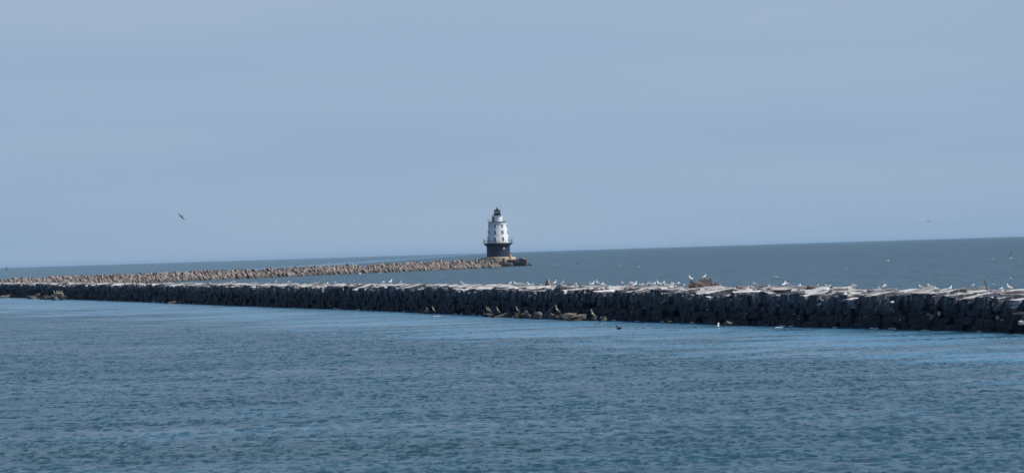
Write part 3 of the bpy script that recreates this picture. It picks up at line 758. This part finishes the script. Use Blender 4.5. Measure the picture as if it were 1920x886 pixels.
# ------------------------------------------------------------------ rubble at the lee waterline
def wall_pt(px, p):
    c = on_crest(px, p, 590); return Vector((c.x, c.y, 0))
def low_rock(px, p, d, tone, label, z=.05, yaw=.3, tilt=0, roll=0, mm=M_RUBBLE):
    c = wall_pt(px, p - (.9 if px < 1700 else 0))
    if px < 1700: d = tuple(k_ * .62 for k_ in d); z = max(.06, z * .7)
    V, Fa, T = stones([(0, 0, 0, *d, yaw, tilt, roll, tone)], 3, jit=.17, rnd=.12)
    o = link('waterline_rock', mesh_np('waterline_rock', V, Fa, tone=T), [mm]); o.location = (c.x, c.y, z)
    tag(o, label, 'rock', 'rocks at the foot of the dark breakwater face'); return o
LR = [
 (916, -.9, (1.6, 1.0, .5), .1, 'low dark rock at the waterline carrying the leftmost pair of brown birds'),
 (921, -.6, (1.3, .8, .6), .2, 'low dark rock behind the one that carries the leftmost brown bird'),
 (937, -1.2, (2.4, 1.2, .55), .45, 'long low brown rock sloping into the water under the second brown bird'),
 (951, -.6, (1.2, .9, .8), .35, 'rounded grey rock just right of the long low brown rock'),
 (973, -.9, (1.5, 1.0, .9), .15, 'dark rock under the bird with the bright slanting back'),
 (982, -.8, (.7, .6, 1.0), .4, 'short upright rock, first of the upright group left of the tan triangular rock'),
 (988, -.8, (.6, .5, 1.3), .55, 'tallest upright rock left of the tan triangular rock'),
 (994, -.8, (.6, .5, .9), .4, 'upright rock, last of the group left of the tan triangular rock'),
 (1008, -1.0, (1.2, .7, 1.4), 1.0, 'tan triangular rock at the foot of the dark wall'),
 (1020, -.7, (1.6, 1.0, .7), .2, 'dark low rock right of the tan triangular rock'),
 (1036, -.7, (1.0, .9, 1.0), .5, 'rounded brown rock under the end of the slanting timber'),
 (1050, -1.0, (1.8, 1.2, .8), .5, 'brown rock under the bird with the bright neck right of the timber'),
 (1058, -1.1, (1.5, 1.0, 1.0), .5, 'mauve brown broken rock left of the biggest rubble mound'),
 (1070, -1.2, (2.0, 1.3, 1.3), .7, 'olive brown rock forming the left half of the biggest rubble mound'),
 (1082, -1.5, (2.6, 1.5, 1.0), .6, 'flat topped mauve rock forming the right half of the biggest rubble mound'),
 (1112, -.9, (1.0, .8, .5), .45, 'low mauve rock under the tall lone brown bird'),
 (1133, -.9, (1.0, .8, .9), .8, 'small pale rock at the waterline right of the tall lone brown bird'),
 (804, -.6, (1.4, .9, .6), .15, 'low dark rock at the waterline under the two brown birds left of the rubble'),
 (332, -.5, (3.6, 1.4, .8), .9, 'pale tan rock at the waterline far left of the breakwater'),
 (1371, -.8, (1.6, .9, .5), .9, 'flat orange tan rock at the waterline below the crest stones'),
 (1256, -.5, (1.0, .7, .4), .3, 'low dark tan rock at the waterline between the lone bird and the orange rock'),
 (1915, -.75, (1.4, 1.7, 1.8), .1, 'big dark boulder standing out from the wall at the right edge'),
 (1914, -1.75, (.26, .4, .24), 1.0, 'small pale squarish stone lodged against the big dark boulder at the right edge'),
 (1747, -.15, (.26, .3, .3), 1.0, 'orange tan triangular stone wedged in the dark face, left of a smaller one'),
 (1761, -.1, (.18, .22, .26), .9, 'small pale triangular stone wedged in the dark face right of the orange one'),
 (1871, -.1, (.22, .3, .24), .8, 'small pale stone wedged in the dark face near the right end'),
]
LZ = {1914: .74, 1747: .9, 1761: 1.15, 1871: .95, 1915: .4}
for q, (px, p, d, tone, lab) in enumerate(LR):
    mm = M_FACE if px == 1915 else M_RUBBLE if px < 1700 else M_RUST if px == 1747 else M_LOOSE
    low_rock(px, p, d, tone, lab, z=LZ.get(px, d[2] * .22), yaw=rng.uniform(-.5, .5), roll=rng.uniform(-.3, .3) if px not in (1914, 1915) else 0, mm=mm)
# slumped rubble at the far left
SL = [(8, 1.0, 'leftmost'), (16, 1.2, 'second from left'), (60, 1.2, 'third from left'), (67, 1.6, 'fourth from left'), (84, 1.3, 'fifth from left'), (93, 1.3, 'sixth from left'), (101, 1.6, 'seventh from left'), (107, 1.3, 'eighth from left'), (113, 2.0, 'ninth from left'), (120, 1.3, 'rightmost')]
for px, s_, w_ in SL:
    low_rock(px, -1.8 + rng.uniform(-.6, .6), (s_ * 2.2, s_ * 1.2, s_ * 1.2), rng.uniform(.4, 1), '%s of the slumped rocks at the waterline by the left edge' % w_, z=.1, yaw=rng.uniform(-.5, .5), roll=rng.uniform(-.4, .4))
c0 = wall_pt(1021, -1.6); c1 = wall_pt(1039, -.7)
b = MB(); b.tube([(0, 0, .35), ((c1.x - c0.x) * .5, (c1.y - c0.y) * .5, .75), (c1.x - c0.x, c1.y - c0.y, 1.15)], [.07, .06, .04], 7)
o = b.build('driftwood_timber', [mat('grey driftwood', (.22, .2, .18), .8)]); o.location = c0
tag(o, 'thin grey timber leaning up against the dark wall above the rubble', 'driftwood')

# ------------------------------------------------------------------ birds
def gull_mesh(name, mantle, upright=0.0, hunch=0.0):
    b = MB(); u = upright
    sp = [((-.30, 0, .20 - u * .06), .012), ((-.22, 0, .215 - u * .05), .03), ((-.12, 0, .235 - u * .02), .065), ((0, 0, .25), .088), ((.09, 0, .27 + u * .02), .085),
          ((.14, 0, .315 + u * .04), .062), ((.155, 0, .36 + u * .07 - hunch * .04), .046), ((.165, 0, .40 + u * .09 - hunch * .06), .047), ((.20, 0, .412 + u * .09 - hunch * .06), .036), ((.225, 0, .41 + u * .09 - hunch * .06), .014), ((.275, 0, .402 + u * .09 - hunch * .06), .006)]
    b.tube([s[0] for s in sp], [s[1] for s in sp], 10, mis=[0] * 8 + [3] * 2)
    for s in (-1, 1):      # folded wing
        b.tube([(-.36, s * .02, .235 - u * .08), (-.25, s * .055, .245 - u * .05), (-.1, s * .082, .27 - u * .02), (.04, s * .085, .29), (.11, s * .06, .295)], [.008, .022, .04, .045, .015], 7, mis=[2, 1, 1, 1])
        b.tube([(.01, s * .035, .2), (.0, s * .035, .1), (.01, s * .035, .0)], [.014, .008, .008], 5, mi=4)
        b.box((.03, s * .035, .006), (.06, .035, .012), 4)
    me = b.mesh(name, True)
    for mm in (M_GW, mantle, M_GK, M_GY, M_GL): me.materials.append(mm)
    return me
G1 = gull_mesh('gull', M_GG, 0.1); G2 = gull_mesh('gull', M_GG, .8); G3 = gull_mesh('gull', M_GG, 0, 1); GB = gull_mesh('gull', M_GK, .1)
GW_ = gull_mesh('gull', M_GW, 1.2)
def bird(me, loc, rz, label, group, s=1.0, name='gull', cat='gull', ry=0):
    o = link(name, me); o.location = loc; o.rotation_euler = (0, ry, rz); o.scale = (s, s, s)
    return tag(o, label, cat, group)
xs = [432.5, 440, 516.7, 542.5, 613, 628.7, 718, 732.5, 750, 866.7, 955.6, 966.9, 974.9, 980.1, 985.3, 988.5, 992.5, 997, 1014,
      1040, 1054.0, 1078.8, 1084.8, 1104.3, 1110.8, 1121.3, 1127, 1133.8, 1160.7, 1166.7, 1180.7, 1184, 1190.4, 1201.3, 1207.8, 1212.5, 1216, 1221.9, 1227.5, 1235.7, 1242.7, 1248.4, 1256.6, 1260.8, 1270.3, 1282.3,
      1411.6, 1416.2, 1439.5, 1470, 1477.8, 1498.6, 1532, 1550.0, 1553.6, 1601.8, 1646, 1656.4, 1660.4, 1726.9, 1743.5, 1756, 1781, 1822.7, 1875.8, 1892.7]
ORD = ['first', 'second', 'third', 'fourth', 'fifth', 'sixth', 'seventh', 'eighth', 'ninth', 'tenth', 'eleventh', 'twelfth', 'thirteenth', 'fourteenth', 'fifteenth', 'sixteenth', 'seventeenth', 'eighteenth', 'nineteenth', 'twentieth', 'twenty-first', 'twenty-second', 'twenty-third', 'twenty-fourth', 'twenty-fifth', 'twenty-sixth', 'twenty-seventh', 'twenty-eighth']
A_ = [x for x in xs if x < 1028]; B_ = [x for x in xs if 1028 < x < 1300]; D_ = [x for x in xs if 1300 < x < 1850]; E_ = [x for x in xs if x > 1850]
for i, x in enumerate(xs):
    dark = abs(x - 1439.5) < 1; brownish = x in (1121.3, 1127, 1133.8)
    if x in A_: j = len(A_) - 1 - A_.index(x); lab = 'on the breakwater crest, %s gull to the left of the pointed stone' % ORD[j]
    elif x in B_:
        j = B_.index(x)
        if j < 14: lab = 'on the breakwater crest, %s gull to the right of the pointed stone' % ORD[j]
        else: lab = 'on the breakwater crest, %s gull to the left of the ruined masonry' % ORD[len(B_) - 1 - j]
    elif x in D_:
        j = D_.index(x)
        if j < 9: lab = 'on the breakwater crest, %s gull to the right of the ruined masonry' % ORD[j]
        else: lab = 'on the breakwater crest, %s gull to the left of the crooked stick' % ORD[len(D_) - 1 - j]
    else: lab = 'on the breakwater crest, %s gull to the right of the crooked stick' % ORD[E_.index(x)]
    me = GB if dark else rng.choice([G1, G3, G2, G3, GW_]) if not brownish else G2
    c = seen_crest(x)
    rz = rng.choice([0, math.pi]) + rng.normal(0, .5)
    s = (1.1 if x < 900 else .95 if x < 1300 else .88) * rng.uniform(.93, 1.07)
    if x in (613, 1014, 1227.5, 1260.8, 1550.0, 1646): s *= .8
    bird(me, c + Vector((0, 0, -.01)), rz, ('black backed gull ' if dark else 'white gull ') + lab, 'gulls resting along the breakwater crest', s)
bird(GW_, ruin_top, 0.4, 'white gull perched on top of the reddish ruined masonry', 'gulls resting along the breakwater crest', .8)
bird(GW_, rock_top, 2.4, 'white gull perched on the dark jagged rock beside the ruined masonry', 'gulls resting along the breakwater crest', 1.0)

def long_neck_mesh(name):
    b = MB()
    sp = [((.34, 0, .10), .02), ((.27, 0, .17), .05), ((.18, 0, .27), .10), ((.07, 0, .40), .125), ((-.03, 0, .53), .11), ((-.09, 0, .63), .07), ((-.12, 0, .71), .048), ((-.10, 0, .80), .042), ((-.13, 0, .88), .04), ((-.155, 0, .93), .05), ((-.20, 0, .93), .035), ((-.25, 0, .90), .016), ((-.36, 0, .83), .008)]
    b.tube([s[0] for s in sp], [s[1] for s in sp], 10, mis=[0, 0, 0, 0, 1, 1, 1, 1, 1, 1, 2, 2])
    for s in (-1, 1):
        b.tube([(.36, s * .03, .13), (.26, s * .09, .24), (.12, s * .13, .40), (.0, s * .11, .55)], [.01, .04, .06, .02], 7, mi=0)
        b.tube([(.08, s * .06, .32), (.07, s * .06, .16), (.06, s * .06, 0)], [.03, .015, .015], 5, mi=2)
        b.box((.02, s * .06, .01), (.12, .06, .02), 2)
    me = b.mesh(name, True)
    for mm in (M_BR, M_BP, M_WOOD): me.materials.append(mm)
    return me
LN = long_neck_mesh('waterbird')
GLN = 'brown birds perched on rocks at the foot of the breakwater'
LB = [(914.5, -1.0, .35, 'long necked brown bird standing furthest left on the waterline rubble', .85), (918.5, -.8, .3, 'long necked brown bird close behind the right side of the leftmost rubble bird', .8), (934, -1.2, .35, 'long necked brown bird on the long low brown rock', .85),
      (970.5, -1.0, .45, 'stout brown bird with bright slanting back left of the upright rocks', .85), (1045.5, -1.1, .4, 'long necked brown bird with bright neck right of the slanting timber', 1.15),
      (1112, -1.0, .1, 'tallest brown bird standing alone with bright curved neck at the waterline', 1.15), (813.5, -.7, .05, 'long necked brown bird left of the rubble, right of a pair', .95), (801.5, -.7, .25, 'crouched brown bird left of the rubble, left of a pair', .6)]
for px, p, z, lab, s_ in LB:
    c = wall_pt(px, p - 1.1); bird(LN, (c.x, c.y, z), rng.normal(0, .15), lab, GLN, s_ * .85, 'waterbird', 'bird')
GL2 = 'birds gathered on the slumped rocks near the left edge'
for k_, px in enumerate((104, 109, 112, 115, 118)):
    c = wall_pt(px, -2.6); bird(LN, (c.x, c.y, .55), rng.normal(0, .4), 'yellowish brown bird on the slumped rocks near the left edge, %s from the left' % ORD[k_], GL2, 1.2, 'waterbird', 'bird')

def flying_mesh(name, up_l, up_r, mats, tips=True):
    b = MB()
    sp = [((-.30, 0, 0), .05), ((-.2, 0, 0), .035), ((-.08, 0, 0), .07), ((.06, 0, 0), .075), ((.16, 0, .01), .05), ((.24, 0, .015), .042), ((.29, 0, .01), .012), ((.34, 0, 0), .005)]
    b.tube([s[0] for s in sp], [s[1] for s in sp], 9, mi=0)
    for s, upw in ((1, up_l), (-1, up_r)):
        st_ = [(0, .12, .20, 0), (.22, .13, .2, .10), (.42, .11, .17, .12), (.6, .02, .12, .06), (.74, -.09, .03, 0)]
        V = []; 
        for (d, xf, ch, _z), zz in zip(st_, [0, .55, .85, 1.0, 1.0]):
            z = upw * zz
            V += [(xf, s * (d + .03), z + .012), (xf - ch, s * (d + .03), z), (xf - ch * .4, s * (d + .03), z + .03), (xf - ch * .5, s * (d + .03), z - .012)]
        Fs = []
        for i in range(4):
            for q0, q1 in ((0, 2), (2, 1), (1, 3), (3, 0)):
                Fs.append((i * 4 + q0, i * 4 + q1, i * 4 + 4 + q1, i * 4 + 4 + q0))
        Fs.append((16, 18, 17, 19)); b.add(V, Fs, 1)
    me = b.mesh(name, True)
    for mm in mats: me.materials.append(mm)
    return me
M_DK = mat('dark brown plumage', (.02, .02, .022), .9)
FD = flying_mesh('flying_bird', .05, -.10, (M_DK, M_DK)); FG = flying_mesh('flying_bird', -.22, -.25, (M_GW, M_GG)); FG2 = flying_mesh('flying_bird', .3, .32, (M_GW, M_GW)); FGD = flying_mesh('flying_bird', -.22, -.25, (M_DK, M_DK))
def fly(me, px, py, Y, ang, turn, s_, lab):
    """ang: slope of the wing line in degrees, turn: heading away from the lens axis"""
    yv = Vector((math.cos(R(ang)), 0, math.sin(R(ang)))); q = Matrix.Rotation(R(turn), 3, Vector((0, 0, 1)))
    xv = Vector((0, 1, 0)); zv = Vector((-math.sin(R(ang)), 0, math.cos(R(ang))))
    if turn: yv = q @ yv; xv = q @ xv; zv = q @ zv
    yv = -yv
    xv = Matrix.Rotation(R(38), 3, yv) @ xv
    M_ = Matrix((xv, yv, xv.cross(yv))).transposed()
    if M_.determinant() < 0: M_ = Matrix((xv, -yv, xv.cross(-yv))).transposed()
    o = link('flying_bird', me); o.matrix_world = Matrix.Translation(at(px, py, Y)) @ M_.to_4x4() @ Matrix.Scale(s_, 4)
    tag(o, lab, 'bird', 'birds in flight'); return o
fly(FD, 340.5, 406, 560, -40, 20, .95, 'dark bird gliding with tilted wings in the sky left of the lighthouse')
fly(FGD, 1740, 414.5, 900, -4, 10, .7, 'tiny gull with drooped wings in the sky at far right')
fly(FGD, 1394.5, 415.5, 1200, 3, 0, .6, 'tiny faint bird in the sky midway between the lighthouse and the right edge')
fly(FD, 1893.5, 477, 560, 62, 20, 1.0, 'dark bird banking steeply low over the sea at the right edge')
fly(FG2, 1586, 505, 900, 10, 30, .6, 'white gull flying low over the sea, higher one of a pair right of centre')
fly(FG2, 1596, 511.5, 900, -10, 0, .4, 'white gull flying low over the sea, lower one of a pair right of centre')
fly(FG2, 1780.5, 474, 1200, 0, 0, .6, 'white gull flying alone just under the horizon at right')
fly(FD, 1082, 494.5, 1100, 20, 0, .8, 'dark bird skimming the sea just right of the distant breakwater tip')
fly(FG2, 1047, 496, 1400, 10, 0, .8, 'white gull skimming the sea between the breakwater tip and the dark bird')
fly(FD, 447, 503.0, 1300, 20, 0, .8, 'dark bird just above the top of the distant breakwater at left')

# swimmers on the near water
def swim(px, py, me_fn, lab, s_, mats, rz=0):
    d = ray(px, py); t = -EYE / d.z; P = Vector((0, 0, EYE)) + d * t
    b = MB()
    sp = [((-.26, 0, .08), .015), ((-.16, 0, .06), .07), ((0, 0, .04), .11), ((.13, 0, .06), .09), ((.18, 0, .14), .045), ((.19, 0, .22), .04), ((.22, 0, .26), .045), ((.27, 0, .26), .02), ((.33, 0, .25), .008)]
    b.tube([q[0] for q in sp], [q[1] for q in sp], 10, mis=[0, 0, 0, 0, 1, 1, 1, 2])
    o = b.build('swimming_bird', mats, smooth=True); o.location = (P.x, P.y, .03); o.rotation_euler = (0, 0, rz); o.scale = (s_,) * 3
    tag(o, lab, 'bird', 'birds swimming on the near water')
swim(1161, 616.5, None, 'dark duck like bird swimming below the breakwater rubble', .95, [M_DK, M_DK, M_WOOD], math.pi)
swim(1346, 613.5, None, 'small white and grey bird swimming near the breakwater right of the dark one', 1.2, [M_GG, M_GW, M_GY], 1.3)

# thin sea air
hz = MB(); hz.box((0, 0, 14.2), (126000, 126000, 32.4)); M_HZ = bpy.data.materials.new('sea air'); M_HZ.use_nodes = True
n_ = M_HZ.node_tree.nodes; n_.clear(); o_ = n_.new('ShaderNodeOutputMaterial'); v_ = n_.new('ShaderNodeVolumePrincipled')
v_.inputs['Color'].default_value = (.50, .78, 1.0, 1); v_.inputs['Density'].default_value = 0.000016; v_.inputs['Anisotropy'].default_value = .2
M_HZ.node_tree.links.new(v_.outputs[0], o_.inputs['Volume'])
if True: tag(hz.build('haze', [M_HZ]), kind='stuff')

# distant marker on the horizon
P = at(12, 500, 9000)
mk = empty('navigation_beacon', (P.x, 9000, 0)); mk.scale = (.8, .8, .8); tag(mk, 'tiny dark beacon on the horizon at the far left', 'beacon')
b = MB(); b.lathe([(2.2, -.5), (2.2, 2.2), (1.2, 2.6)], 16); b.build('base', [M_LBLACK], mk)
b = MB(); b.tube([(0, 0, 2.5), (0, 0, 9)], .8, 8); b.build('tower', [M_LBLACK], mk)
b = MB(); b.lathe([(1.2, 9), (1.3, 10.2), (.3, 11)], 12); b.build('lantern', [M_LBLACK], mk)

# foam: whitecaps on the open sea and wash at the rocks
b = MB()
def foam(px, py, wpx, hm=.16, n_=7):
    d = ray(px, py); t = -EYE / d.z; P = Vector((0, 0, EYE)) + d * t
    wid = wpx * P.y / F
    if py < 535: hm *= .6
    for k_ in range(n_):
        u = (k_ + .5) / n_ - .5
        r_ = hm * rng.uniform(.5, 1.2) * (1 - abs(u))
        cx_ = P.x + u * wid; cy_ = P.y + rng.normal(0, .25)
        b.tube([(cx_ - wid / n_ * .7, cy_, -.02), (cx_ - wid / n_ * .3, cy_, r_ * .4), (cx_ + wid / n_ * .3, cy_, r_ * .4), (cx_ + wid / n_ * .7, cy_, -.02)], [r_ * .3, r_, r_, r_ * .3], 7)
for px, py, wp, hm in [(600, 515.5, 5, .5), (675, 513, 6, .5), (712, 511.5, 4, .4), (797, 506, 5, .4), (918, 501, 5, .5), (1455, 519, 9, .16), (618, 492.5, 6, .6), (1863, 532, 7, .05), (1040, 496.5, 3, .4), (46, 506, 3, .4),
                        (1163, 499, 2, .3), (1198, 500, 2, .3), (1665, 489, 4, .4), (1895, 484, 6, .3), (1860, 486, 3, .3), (1895, 521, 6, .12),
                        (820, 592.5, 14, .05), (1222, 601.5, 12, .07), (1298, 605, 10, .08), (1460, 614, 14, .07), (1735, 619.5, 16, .06), (1836, 621.5, 8, .05), (628, 578.5, 6, .16), (1178, 599, 4, .12), (1393, 604, 4, .12), (197, 561, 6, .2), (290, 565.8, 8, .15), (30, 556.5, 10, .2), (1360, 598, 9, .12)]:
    foam(px, py, wp, hm)
for q in range(46):
    yq = rng.uniform(262, 840) if q % 3 else rng.uniform(262, 420)
    xq, yq2 = LPH(yq, -.15 + rng.uniform(-.5, .1)); wq = rng.uniform(.1, .35)
    for k_ in range(4):
        r_ = rng.uniform(.02, .05); x0 = xq + (k_ - 1.5) * wq * .3; y0 = yq2 - (k_ - 1.5) * wq * .9
        b.tube([(x0 - wq * .2, y0 + wq * .5, 0), (x0, y0, r_ * .5), (x0 + wq * .2, y0 - wq * .5, 0)], [r_ * .4, r_, r_ * .4], 6)
o = b.build('sea_foam', [M_FOAM], smooth=True); tag(o, 'small white foam flecks and wash on the sea', kind='stuff')
